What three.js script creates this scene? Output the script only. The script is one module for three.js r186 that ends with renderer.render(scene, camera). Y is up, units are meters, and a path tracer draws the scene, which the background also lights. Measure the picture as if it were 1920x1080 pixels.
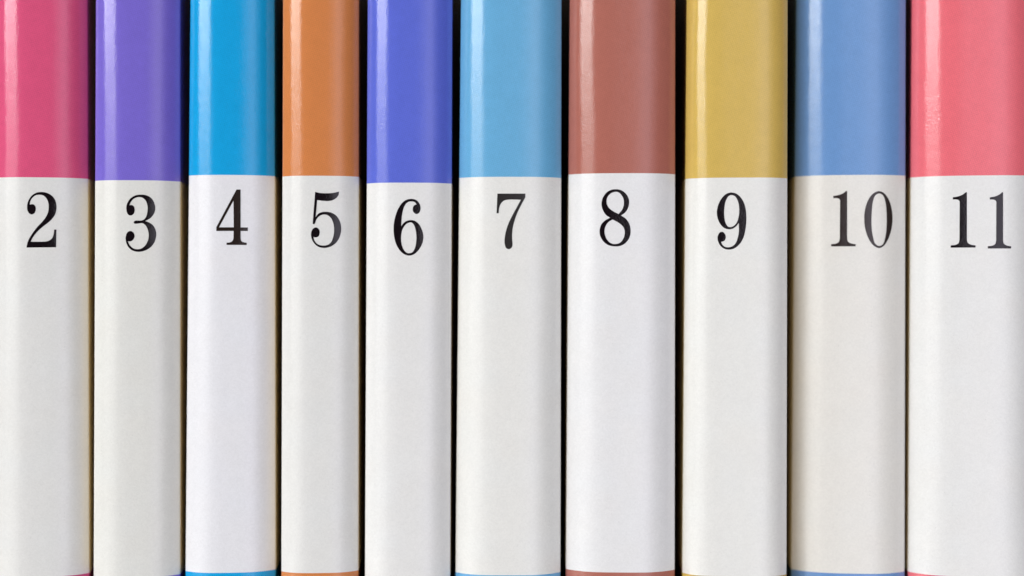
import * as THREE from 'three';
import { RectAreaLightUniformsLib } from 'three/addons/lights/RectAreaLightUniformsLib.js';
import { TessellateModifier } from 'three/addons/modifiers/TessellateModifier.js';
import { RoundedBoxGeometry } from 'three/addons/geometries/RoundedBoxGeometry.js';
import { ImprovedNoise } from 'three/addons/math/ImprovedNoise.js';

// ---------------------------------------------------------------- camera
const MM = 0.001;
const S = 0.1 * MM;                 // one pixel of the photograph on the spines' front plane
const D = 0.27;                     // camera to spines
const scene = new THREE.Scene();
const camera = new THREE.PerspectiveCamera(2 * Math.atan(540 * S / D) * 180 / Math.PI, 16 / 9, 0.02, 10);
camera.position.set(0, 0, D);
camera.lookAt(0, 0, 0);
camera.focus = D + 0.0006;
camera.userData.fStop = 2.4;

const renderer = new THREE.WebGLRenderer({ antialias: true });
renderer.toneMapping = THREE.LinearToneMapping;
renderer.toneMappingExposure = 0.875;
renderer.shadowMap.enabled = true;
scene.background = new THREE.Color(0, 0, 0);
RectAreaLightUniformsLib.init();

// ---------------------------------------------------------------- lamps, all outside the frame
const housingMat = new THREE.MeshStandardMaterial({ color: 0x0c0c0d, roughness: 0.8 });
const taken = {};
function numbered(name) {
  const n = taken[name] = (taken[name] ?? -1) + 1;
  return n ? name + '_' + String(n).padStart(3, '0') : name;
}
// A lamp of one or more flat panels: each has a housing, a glowing diffuser and, in front of it, the light.
// A panel is [x, y, z, width, height, radiance]; the lamp's own +z faces the books, az is its bearing to the right.
function lamp(label, az, dist, height, color, panels) {
  const g = new THREE.Group();
  g.name = numbered('studio_lamp');
  g.userData = { label, category: 'lamp' };
  const a = az * Math.PI / 180;
  g.position.set(Math.sin(a) * dist, height, Math.cos(a) * dist);
  g.rotation.y = a + Math.PI;
  for (const [x, y, z, w, h, radiance] of panels) {
    const housing = new THREE.Mesh(new RoundedBoxGeometry(w, h, 0.04, 2, 0.004), housingMat);
    housing.name = 'housing';
    housing.position.set(x, y, z - 0.024);
    const diffuser = new THREE.Mesh(new THREE.BoxGeometry(w - 0.004, h - 0.004, 0.003),
      new THREE.MeshStandardMaterial({ color: 0xdddddd, roughness: 0.9, emissive: color, emissiveIntensity: 0.05 * radiance }));
    diffuser.name = 'diffuser_panel';
    diffuser.position.set(x, y, z - 0.001);
    for (const m of [housing, diffuser]) { m.castShadow = m.receiveShadow = true; g.add(m); }
    const light = new THREE.RectAreaLight(color, radiance, w, h);
    light.name = 'lamp_light';
    light.position.set(x, y, z + 0.003);
    light.rotation.y = Math.PI;
    g.add(light);
  }
  scene.add(g);
  return g;
}
const white = new THREE.Color(1, 0.995, 0.965), lavender = new THREE.Color(0.86, 0.82, 1);
const LEFT_D = 1.4, LEFT_W = 0.80;
// the tall lamp on the left: a dim lower panel, and above it panels that grow brighter and step outwards
const stack = [[0, -0.62, 0, LEFT_W, 1.12, 0.8], [0, 0.028, 0, LEFT_W, 0.173, 1.9]];
[[0.116, 0.152, 0, 3.2], [0.152, 0.188, 0.035, 3.7], [0.188, 0.224, 0.07, 4.3], [0.224, 0.262, 0.10, 5.0], [0.262, 0.285, 0.125, 7], [0.285, 0.54, 0.145, 13]].forEach(([y0, y1, out, L]) => {
  const y = (y0 + y1) / 2, h = y1 - y0 - 0.001, rim = 0.055, w = LEFT_W - 0.05;
  stack.push([out, y, 0, w - 2 * rim, h, L * 0.9]);
  for (const sd of [-1, 1]) stack.push([out + sd * (w - rim) / 2, y, 0, rim - 0.001, h, L * 1.45]);
});
lamp('tall soft light standing out of sight beyond the pink book', -39.5, LEFT_D, 0, white, stack);
lamp('broad soft light standing low, out of sight beyond the pink book', -63, 1.15, -0.6, white, [[0, 0, 0, 0.8, 0.5, 8.5]]).lookAt(0, 0, 0);
lamp('wide soft light hanging out of sight above the books', 5, 0.75, 0.7, white, [[0, 0, 0, 1.1, 0.5, 0.4]]).lookAt(0, 0, 0);
lamp('wide soft light lying out of sight below the books', 5, 0.75, -0.7, white, [[0, 0, 0, 1.1, 0.5, 0.5]]).lookAt(0, 0, 0);
lamp('broad weak light standing low, out of sight beyond the coral book', 60, 1.15, -0.6, white, [[0, 0, 0, 0.8, 0.5, 3.2]]).lookAt(0, 0, 0);
lamp('dim lavender soft light standing out of sight beyond the coral book', 23, 0.78, 0, lavender, [[0, 0, -0.05, 0.62, 0.8, 0.45], [0.03, 0, 0.01, 0.42, 0.8, 0.85], [0.03, 0, 0.07, 0.22, 0.8, 1.7]]);

// ---------------------------------------------------------------- textures
const noise = new ImprovedNoise();
let seed = 20240611;
const rnd = () => { seed = (seed * 1664525 + 1013904223) >>> 0; return seed / 4294967296; };
function dataTex(n, fn, float) {
  const data = float ? new Float32Array(n * n * 4) : new Uint8Array(n * n * 4);
  for (let j = 0; j < n; j++) for (let i = 0; i < n; i++) {
    const c = fn(i, j), o = (j * n + i) * 4;
    for (let k = 0; k < 3; k++) data[o + k] = float ? c[k] : Math.max(0, Math.min(255, Math.round(c[k] * 255)));
    data[o + 3] = float ? 1 : 255;
  }
  const t = new THREE.DataTexture(data, n, n, THREE.RGBAFormat, float ? THREE.FloatType : THREE.UnsignedByteType);
  t.wrapS = t.wrapT = THREE.RepeatWrapping;
  t.magFilter = THREE.LinearFilter; t.minFilter = THREE.LinearMipmapLinearFilter; t.generateMipmaps = true;
  t.needsUpdate = true;
  return t;
}
// noise that repeats every `cells` lattice steps
function lattice(cells, s) {
  const v = new Float32Array(cells * cells);
  let q = s >>> 0;
  for (let i = 0; i < v.length; i++) { q = (q * 1664525 + 1013904223) >>> 0; v[i] = q / 4294967296; }
  return (u, w) => {
    const x = u * cells, y = w * cells, i = Math.floor(x), j = Math.floor(y), fx = x - i, fy = y - j;
    const sx = fx * fx * (3 - 2 * fx), sy = fy * fy * (3 - 2 * fy), at = (a, b) => v[(((b % cells) + cells) % cells) * cells + (((a % cells) + cells) % cells)];
    return (at(i, j) * (1 - sx) + at(i + 1, j) * sx) * (1 - sy) + (at(i, j + 1) * (1 - sx) + at(i + 1, j + 1) * sx) * sy;
  };
}
const TILE = 0.032;                 // metres that a tile covers
const N = 1024;
const nA = lattice(200, 1), nB = lattice(90, 2), nC = lattice(24, 3), nD = lattice(7, 4), nE = lattice(400, 5);
// film relief: fine orange peel over slow waves, heights 0..1
const reliefTex = dataTex(N, (i, j) => {
  const u = i / N, v = j / N;
  const h = 0.34 * nA(u, v) + 0.32 * nE(u, v) + 0.4 * nB(u, v) + 0.7 * nC(u, v);
  return [h, h, h];
}, true);
// offset-print screen: pale dots on a slanting grid with uneven inking
const inkTex = dataTex(N, (i, j) => {
  const u = i / N, v = j / N, a = (u * 82 + v * 31) * 2 * Math.PI, b = (v * 82 - u * 31) * 2 * Math.PI;
  const dot = 0.5 + 0.25 * (Math.cos(a) + Math.cos(b));
  const k = 0.87 + 0.12 * Math.pow(dot, 1.5) + 0.07 * (nA(u, v) - 0.5) + 0.08 * (nE(u, v) - 0.5) + 0.035 * (nC(u, v) - 0.5) + 0.02 * (nD(u, v) - 0.5);
  return [k, k, k];
});
// paper: faint fibres, specks and cloudy tone
const fibre = new Float32Array(N * N);
for (let n = 0; n < 900; n++) {
  let x = rnd() * N, y = rnd() * N, a = rnd() * Math.PI * 2;
  const len = 8 + rnd() * 34, d = (rnd() - 0.6) * 0.045;
  for (let k = 0; k < len; k++) { fibre[((y & (N - 1)) * N) + (x & (N - 1))] += d; a += (rnd() - 0.5) * 0.35; x += Math.cos(a) + N; y += Math.sin(a) + N; x %= N; y %= N; }
}
for (let n = 0; n < 150; n++) {
  const x = rnd() * N | 0, y = rnd() * N | 0, r = 1 + rnd() * 1.8, d = 0.04 + rnd() * 0.10;
  for (let q = -4; q <= 4; q++) for (let p = -4; p <= 4; p++) if (p * p + q * q < r * r) fibre[((y + q) & (N - 1)) * N + ((x + p) & (N - 1))] -= d;
}
const paperTex = dataTex(N, (i, j) => {
  const u = i / N, v = j / N;
  const k = 0.955 + fibre[j * N + i] + 0.04 * (nE(u, v) - 0.5) + 0.035 * (nB(u, v) - 0.5) + 0.045 * (nA(u, v) - 0.5) + 0.014 * (nC(u, v) - 0.5) + 0.02 * (nD(u, v) - 0.5);
  const w = 0.012 * (nD(v, u) - 0.5);
  return [k + w, k, k - w];
});
for (const t of [inkTex, paperTex]) t.colorSpace = THREE.NoColorSpace;

function tiled(tex, ox, oy) {
  const t = tex.clone();
  t.repeat.set(1 / TILE, 1 / TILE); t.offset.set(ox, oy); t.needsUpdate = true;
  return t;
}
const reliefMap = tiled(reliefTex, 0.13, 0.4);
const ROUGH = 0.09, BUMP = 1.8e-5;
function filmMaterial(rgb, tex, k) {
  const m = new THREE.MeshPhysicalMaterial({ roughness: ROUGH, ior: 1.5, bumpMap: reliefMap, bumpScale: BUMP });
  m.color.setRGB(...rgb);
  if (tex) m.map = tiled(tex, k * 0.37, k * 0.61);
  return m;
}

// ---------------------------------------------------------------- the numerals, drawn as outlines
// [x, y] lies on a smooth curve, [x, y, 1] is a corner; 960 x 1080 cells, 8.571 to a photograph pixel
const GLYPH = {
  1: [[[372, 103, 1], [372, 870, 1], [385, 915], [430, 945], [508, 960, 1], [505, 993, 1], [122, 993, 1], [122, 957, 1], [190, 950], [240, 925], [258, 870, 1], [262, 250, 1], [240, 225], [200, 217], [155, 217, 1], [155, 182, 1], [230, 170], [300, 145], [355, 103, 1]]],
  2: [[[262, 980, 1], [718, 972, 1], [724, 688, 1], [690, 688, 1], [682, 760], [655, 830], [600, 872], [530, 884], [325, 886, 1], [355, 825], [420, 735], [500, 655], [580, 590], [650, 525], [700, 450], [722, 370], [724, 300], [705, 215], [655, 145], [580, 100], [490, 86], [410, 100], [340, 150], [292, 225], [272, 310], [280, 390], [310, 435], [345, 446], [385, 425], [404, 370], [395, 310], [360, 283], [312, 290, 1], [318, 245], [345, 190], [395, 145], [455, 130], [520, 140], [570, 185], [600, 255], [606, 330], [595, 410], [560, 490], [500, 570], [420, 660], [345, 765], [290, 865], [268, 940]]],
  3: [[[548, 500, 1], [630, 450], [685, 375], [703, 290], [685, 200], [635, 125], [560, 85], [470, 77], [380, 95], [305, 150], [262, 230], [252, 305], [265, 375], [295, 408], [330, 410], [365, 385], [382, 325], [370, 270], [340, 245], [298, 250, 1], [320, 200], [365, 145], [430, 118], [495, 122], [550, 165], [580, 240], [585, 320], [570, 410], [540, 465], [490, 492], [400, 494], [372, 508], [368, 525], [380, 542], [430, 542], [500, 534], [545, 560], [585, 630], [602, 720], [590, 810], [550, 890], [490, 940], [425, 955], [360, 940], [305, 890], [275, 825, 1], [310, 830], [355, 805], [380, 745], [365, 690], [325, 663], [285, 670], [255, 705], [240, 770], [248, 840], [280, 915], [340, 970], [430, 995], [530, 980], [620, 930], [685, 850], [717, 740], [710, 650], [670, 570], [610, 525]]],
  4: [[[560, 80, 1], [624, 80, 1], [624, 688, 1], [738, 688, 1], [738, 745, 1], [624, 745, 1], [624, 865, 1], [635, 905], [665, 925], [720, 935, 1], [720, 970, 1], [402, 970, 1], [402, 935, 1], [455, 930], [495, 905], [512, 865, 1], [514, 745, 1], [240, 748, 1], [240, 685, 1]], [[512, 258, 1], [516, 688, 1], [282, 688, 1]]],
  5: [[[300, 85, 1], [380, 102], [480, 106], [580, 100], [678, 78, 1], [672, 130], [630, 185], [560, 222], [470, 230], [400, 225], [332, 215, 1], [308, 490, 1], [345, 440], [400, 412], [470, 404], [550, 415], [630, 460], [690, 550], [713, 660], [700, 770], [650, 880], [560, 955], [450, 985], [350, 965], [280, 905], [240, 820], [235, 745], [255, 690], [290, 660], [330, 660], [365, 695], [372, 745], [355, 795], [315, 815], [272, 808, 1], [285, 860], [320, 910], [375, 940], [430, 947], [500, 935], [555, 890], [590, 800], [602, 690], [590, 590], [550, 500], [490, 455], [430, 448], [365, 475], [315, 535], [298, 590], [280, 606], [260, 595, 1]]],
  6: [[[612, 165, 1], [580, 130], [520, 117], [460, 135], [410, 200], [385, 280], [370, 380], [362, 518, 1], [400, 465], [450, 432], [515, 418], [590, 435], [650, 490], [700, 590], [717, 680], [700, 790], [640, 900], [560, 970], [485, 988], [400, 960], [330, 890], [270, 770], [243, 620], [246, 470], [280, 320], [340, 190], [420, 105], [515, 77], [600, 95], [650, 145], [672, 215], [660, 280], [630, 315], [590, 315], [555, 280], [548, 235], [562, 190], [590, 170]], [[500, 455], [440, 485], [385, 560], [360, 680], [368, 800], [400, 890], [450, 942], [490, 950], [540, 935], [585, 860], [605, 740], [602, 620], [575, 510], [540, 462]]],
  7: [[[262, 95, 1], [712, 95, 1], [710, 155, 1], [640, 285], [580, 410], [540, 520], [510, 640], [498, 750], [500, 840], [505, 900], [495, 955], [450, 987], [405, 970], [380, 900], [378, 830], [395, 720], [430, 600], [490, 470], [560, 340], [640, 192, 1], [430, 192], [365, 210], [315, 260], [290, 330], [282, 410, 1], [250, 410, 1]]],
  8: [[[568, 497, 1], [640, 545], [700, 630], [722, 740], [705, 850], [640, 940], [560, 985], [470, 994], [370, 975], [285, 910], [235, 820], [227, 730], [255, 640], [310, 580], [395, 533, 1], [330, 490], [275, 400], [257, 310], [275, 220], [330, 135], [400, 90], [480, 77], [560, 88], [640, 140], [690, 225], [698, 300], [675, 390], [630, 455]], [[472, 118], [400, 145], [350, 205], [337, 285], [360, 355], [420, 415], [530, 475, 1], [590, 400], [615, 310], [605, 220], [560, 150], [520, 122]], [[435, 562, 1], [540, 620], [610, 690], [630, 770], [610, 860], [560, 930], [480, 957], [400, 940], [335, 870], [303, 760], [320, 670], [370, 600]]],
  9: [[[590, 565, 1], [550, 620], [500, 655], [440, 668], [360, 645], [290, 570], [250, 460], [245, 370], [275, 250], [335, 150], [400, 95], [470, 78], [550, 95], [630, 165], [690, 290], [712, 450], [705, 620], [670, 790], [610, 900], [530, 970], [440, 994], [350, 975], [285, 910], [255, 820], [265, 755], [300, 712], [340, 712], [375, 750], [384, 800], [365, 850], [310, 870, 1], [330, 915], [375, 950], [430, 958], [490, 940], [540, 895], [575, 810], [595, 690]], [[475, 118], [430, 135], [385, 210], [362, 330], [360, 450], [380, 560], [415, 620], [455, 633], [510, 615], [560, 560], [592, 460], [600, 340], [580, 220], [535, 140]]],
  0: [[[495, 108], [580, 145], [660, 260], [705, 420], [714, 560], [695, 720], [640, 880], [570, 985], [495, 1021], [410, 985], [330, 880], [275, 720], [257, 560], [270, 400], [320, 250], [400, 145]], [[495, 145], [560, 180], [600, 300], [615, 440], [615, 680], [598, 830], [555, 960], [495, 988], [430, 950], [390, 820], [372, 680], [375, 440], [395, 270], [430, 180]]],
};
function smoothLoop(pts) {
  const n = pts.length, out = [], start = Math.max(0, pts.findIndex((p) => p[2]));
  const P = (i) => pts[((i % n) + n) % n];
  for (let k = 0; k < n; k++) {
    const i = start + k, a = P(i), b = P(i + 1);
    if (a[2] && b[2]) { out.push([a[0], a[1]]); continue; }
    const p0 = a[2] ? [2 * a[0] - b[0], 2 * a[1] - b[1]] : P(i - 1), p3 = b[2] ? [2 * b[0] - a[0], 2 * b[1] - a[1]] : P(i + 2);
    // centripetal Catmull-Rom keeps the curves free of kinks where points lie unevenly
    const c = new THREE.CatmullRomCurve3([p0, a, b, p3].map((p) => new THREE.Vector3(p[0], p[1], 0)), false, 'centripetal');
    for (let t = 0; t < 6; t++) { const v = c.getPoint(1 / 3 + t / 18); out.push([v.x, v.y]); }
  }
  return out;
}

// ---------------------------------------------------------------- the books
const BOTTOM = -0.085, TOP = 0.092, DEPTH = 0.118;
const py = (y) => (540 - y) * S;
const SAG = 0.29, CORNER = 0.0007;
const Y0 = py(1055), Y1 = py(15);

// l, r: the spine's edges in the photograph at its foot (y 1055) and head (y 15); band: lower edge of the colour; foot: upper edge of the lower colour
const BOOKS = [
  { l: [-4, -2], r: [168, 165], p: 3.2, band: 332.5, foot: 1082, color: [209, 87, 123], paper: [213, 213, 211], back: 0, digits: [['2', 20, 350]], what: 'glossy book with pink bands and the numeral 2 on its white spine' },
  { l: [180, 184], r: [339, 339], p: 3.2, band: 338, foot: 1083, color: [118, 104, 196], paper: [212, 212, 208], back: 0.2, digits: [['3', 208, 356]], what: 'glossy book with violet bands and the numeral 3 on its white spine' },
  { l: [351, 360], r: [518, 516], p: 3.1, ink: [0.024, 0.016, 0.014], band: 328, foot: 1074, color: [40, 155, 212], paper: [217, 217, 221], back: 1.2, digits: [['4', 378, 346]], what: 'glossy book with cyan bands and the numeral 4 on its white spine' },
  { l: [529, 532], r: [673, 674], p: 3.2, band: 329.5, foot: 1074.5, color: [199, 126, 78], paper: [213, 213, 211], back: 0.2, digits: [['5', 556, 350]], what: 'slim glossy book with orange bands and the numeral 5 on its white spine' },
  { l: [685, 690], r: [845, 849], p: 3.4, band: 342.5, foot: 1086, color: [94, 107, 202], paper: [216, 216, 215], back: 0, digits: [['6', 710, 364]], what: 'glossy book with royal blue bands and the numeral 6 on its white spine' },
  { l: [854, 864], r: [1051, 1053], p: 3.5, band: 331.5, foot: 1078.5, color: [105, 166, 206], paper: [217, 217, 214], back: 0.3, digits: [['7', 902, 352]], ink: [0.030, 0.027, 0.027], what: 'glossy book with light blue bands and the numeral 7 on its white spine' },
  { l: [1060, 1067], r: [1264, 1265], p: 3.4, band: 324.7, foot: 1073.5, color: [167, 105, 94], paper: [217, 217, 218], back: 0.3, digits: [['8', 1098, 346]], what: 'glossy book with reddish brown bands and the numeral 8 on its white spine' },
  { l: [1278, 1286], r: [1472, 1474], p: 4.6, band: 333, foot: 1081, color: [199, 170, 94], paper: [217, 217, 214], back: 0, digits: [['9', 1316, 352]], what: 'glossy book with mustard bands and the numeral 9 on its white spine' },
  { l: [1482, 1491], r: [1691, 1693], p: 3.2, band: 328, foot: 1075.5, color: [108, 146, 196], paper: [216, 214, 209], back: 2.8, digits: [['1', 1545, 346], ['0', 1590, 346]], ink: [0.032, 0.023, 0.021], what: 'glossy book with steel blue bands and the numeral 10 on its cream spine' },
  { l: [1701, 1708], r: [1936, 1932], p: 3.5, band: 329, foot: 1082, color: [222, 110, 120], paper: [216, 216, 215], back: 0, digits: [['1', 1770, 348.3], ['1', 1837.8, 348.8, 0.95, 1.012]], what: 'thick glossy book with coral bands and the numeral 11 on its white spine' },
];
const LIT = 0.86;                    // how bright a white sheet stands in this light
const lin = (c) => new THREE.Color().setRGB(c[0] / 255, c[1] / 255, c[2] / 255, THREE.SRGBColorSpace).toArray();
const coverMat = new THREE.MeshStandardMaterial({ roughness: 0.6 });
coverMat.color.setRGB(0.80, 0.67, 0.41);
const pagesMat = new THREE.MeshStandardMaterial({ color: 0xd8ccb0, roughness: 0.95 });

BOOKS.forEach((b, n) => {
  const zBack = -b.back * MM, grow = (D - zBack) / D;
  // edges stand behind the middle of the spine, so their rays reach a little farther out
  const hwPx = (b.r[0] - b.l[0]) / 2, edge = grow * (1 + (SAG * hwPx * S) / D);
  const ex = (x) => (x - 960) * S * edge;
  const at = (y) => (y - Y0) / (Y1 - Y0);
  const left = (y) => THREE.MathUtils.lerp(ex(b.l[0]), ex(b.l[1]), at(y)), right = (y) => THREE.MathUtils.lerp(ex(b.r[0]), ex(b.r[1]), at(y));
  const cx = (left(0) + right(0)) / 2;
  const yaw = -cx / D * (b.yaw ?? 0.45);
  const book = new THREE.Group();
  book.name = numbered('book');
  book.userData = { label: b.what, category: 'book', group: 'numbered books standing in a row' };
  book.position.set(cx, BOTTOM, zBack);
  book.rotation.y = yaw;
  scene.add(book);

  const p = b.p ?? 4;
  const SLOPE_END = Math.atan(p * SAG), trim = CORNER * (1 - Math.sin(SLOPE_END));
  const mid = (y) => (left(y) + right(y)) / 2 - cx, half = (y) => (right(y) - left(y)) / 2 - trim;
  // the bent card is a little uneven along its height
  const uneven = (y) => 1 + 0.10 * noise.noise(y * 55, n * 7.3, 0.5) + 0.05 * noise.noise(y * 190, n * 3.1, 4.5);
  // spine section: q in -1..1 is the arched part, |q| in 1..2 the rounded corner; returns x, z, slant of the normal
  function section(q, y) {
    const h = half(y), s = Math.sign(q) || 1, u = Math.min(1, Math.abs(q));
    const k = SAG * THREE.MathUtils.lerp(uneven(y), 1, u ** 6);
    let x = u * h, z = -k * h * u ** p, a = Math.atan(p * k * u ** (p - 1));
    if (Math.abs(q) > 1) {
      const e = THREE.MathUtils.lerp(SLOPE_END, Math.PI / 2, Math.abs(q) - 1);
      x += CORNER * (Math.sin(e) - Math.sin(SLOPE_END)); z += CORNER * (Math.cos(e) - Math.cos(SLOPE_END)); a = e;
    }
    return [mid(y) + s * x, z, s * a];
  }
  const cols = [];
  for (let i = -8; i < 0; i++) cols.push(-1 + i / 8);
  for (let i = -36; i <= 36; i++) cols.push(i / 36);
  for (let i = 1; i <= 8; i++) cols.push(1 + i / 8);
  function sheet(list, y0, y1, rows, point) {
    const pos = [], nor = [], uv = [], idx = [], w = list.length;
    for (let j = 0; j <= rows; j++) {
      const y = y0 + (y1 - y0) * j / rows;
      let arc = 0, last = null;
      list.forEach((q, i) => {
        const [x, z, a] = point(q, y);
        if (last) arc += Math.hypot(x - last[0], z - last[1]);
        last = [x, z];
        pos.push(x, y - BOTTOM, z); nor.push(Math.sin(a), 0, Math.cos(a)); uv.push(arc, y);
        if (i && j) { const k = j * w + i; idx.push(k - w - 1, k - w, k, k - w - 1, k, k - 1); }
      });
    }
    const g = new THREE.BufferGeometry();
    g.setAttribute('position', new THREE.Float32BufferAttribute(pos, 3));
    g.setAttribute('normal', new THREE.Float32BufferAttribute(nor, 3));
    g.setAttribute('uv', new THREE.Float32BufferAttribute(uv, 2));
    g.setIndex(idx);
    return g;
  }
  function mesh(name, geometry, material, parent) {
    const m = new THREE.Mesh(geometry, material);
    m.name = name; m.castShadow = m.receiveShadow = true;
    parent.add(m);
    return m;
  }
  const ink = filmMaterial(lin(b.color).map((c) => Math.max(0.004, (c - 0.012) / LIT / 0.92)), inkTex, n + 1);
  const paper = filmMaterial(lin(b.paper).map((c) => c / LIT / 0.955), paperTex, n + 1);
  const yb = py(b.band) * grow, yf = py(b.foot) * grow;
  const spine = mesh('spine', sheet(cols, yf, yb, 110, section), paper, book);
  mesh('upper_band', sheet(cols, yb, TOP, 110, section), ink, spine);
  mesh('lower_band', sheet(cols, BOTTOM, yf, 12, section), ink, spine);

  for (const s of [-1, 1]) {
    const flat = (q, y) => { const c = section(2 * s, y); return [c[0], c[1] - q * (DEPTH - 0.006), s * Math.PI / 2]; };
    const list = s > 0 ? [0, 0.02, 0.1, 0.4, 1] : [1, 0.4, 0.1, 0.02, 0];
    const cover = mesh('cover', sheet(list, yf, yb, 4, flat), coverMat, book);
    mesh('cover_upper_band', sheet(list, yb, TOP, 4, flat), ink, cover);
    mesh('cover_lower_band', sheet(list, BOTTOM, yf, 4, flat), ink, cover);
  }
  // page block inside the cover
  const hMin = Math.min(half(BOTTOM), half(TOP)) - 0.0006, block = new THREE.BoxGeometry(hMin * 2, TOP - BOTTOM - 0.002, DEPTH - 0.012);
  const pages = mesh('page_block', block, pagesMat, book);
  pages.position.set(mid((TOP + BOTTOM) / 2), (TOP - BOTTOM) / 2, -SAG * half(0) - 0.004 - (DEPTH - 0.012) / 2);

  // numerals, printed on the arched spine
  const inkMat = filmMaterial(b.ink ?? [0.008, 0.005, 0.007], null, 0);
  const tess = new TessellateModifier(0.00045, 7);
  for (const [d, ox, oy, kx = 1, ky = 1] of b.digits) {
    const place = ([x, y]) => new THREE.Vector2(((ox + x * kx / 8.571) - 960) * S * grow - cx, py(oy + y * ky / 8.571) * grow);
    const [outer, ...holes] = GLYPH[d].map((c) => smoothLoop(c).map(place));
    const shape = new THREE.Shape(outer);
    for (const h of holes) shape.holes.push(new THREE.Path(h));
    const g = tess.modify(new THREE.ShapeGeometry(shape));
    const at3 = g.attributes.position, nn = [], uv = [];
    for (let i = 0; i < at3.count; i++) {
      const x = at3.getX(i), y = at3.getY(i), h = half(y), u = (x - mid(y)) / h, k = SAG * THREE.MathUtils.lerp(uneven(y), 1, u ** 6), a = Math.atan(p * k * Math.abs(u) ** (p - 1)) * Math.sign(u);
      const lift = 0.00004;
      at3.setXYZ(i, x + Math.sin(a) * lift, y - BOTTOM, -k * h * Math.abs(u) ** p + Math.cos(a) * lift);
      nn.push(Math.sin(a), 0, Math.cos(a)); uv.push(x + 0.01, y);
    }
    g.setAttribute('normal', new THREE.Float32BufferAttribute(nn, 3));
    g.setAttribute('uv', new THREE.Float32BufferAttribute(uv, 2));
    mesh('numeral', g, inkMat, spine);
  }
});

// ---------------------------------------------------------------- the shelf they stand on
{
  const shelf = new THREE.Group();
  shelf.name = 'shelf';
  shelf.userData = { label: 'dark brown wooden shelf under and behind the row of books', category: 'shelf' };
  shelf.position.set(0, BOTTOM, 0);
  const wood = new THREE.MeshStandardMaterial({ roughness: 0.7 });
  wood.color.setRGB(0.035, 0.02, 0.011);
  const board = new THREE.Mesh(new RoundedBoxGeometry(0.3, 0.018, 0.16, 2, 0.001), wood);
  board.name = 'board'; board.position.set(0, -0.0091, -0.074);
  const back = new THREE.Mesh(new RoundedBoxGeometry(0.3, 0.2, 0.006, 2, 0.001), wood);
  back.name = 'back_panel'; back.position.set(0, 0.1, -0.145);
  for (const m of [board, back]) { m.castShadow = m.receiveShadow = true; shelf.add(m); }
  scene.add(shelf);
}

renderer.render(scene, camera);
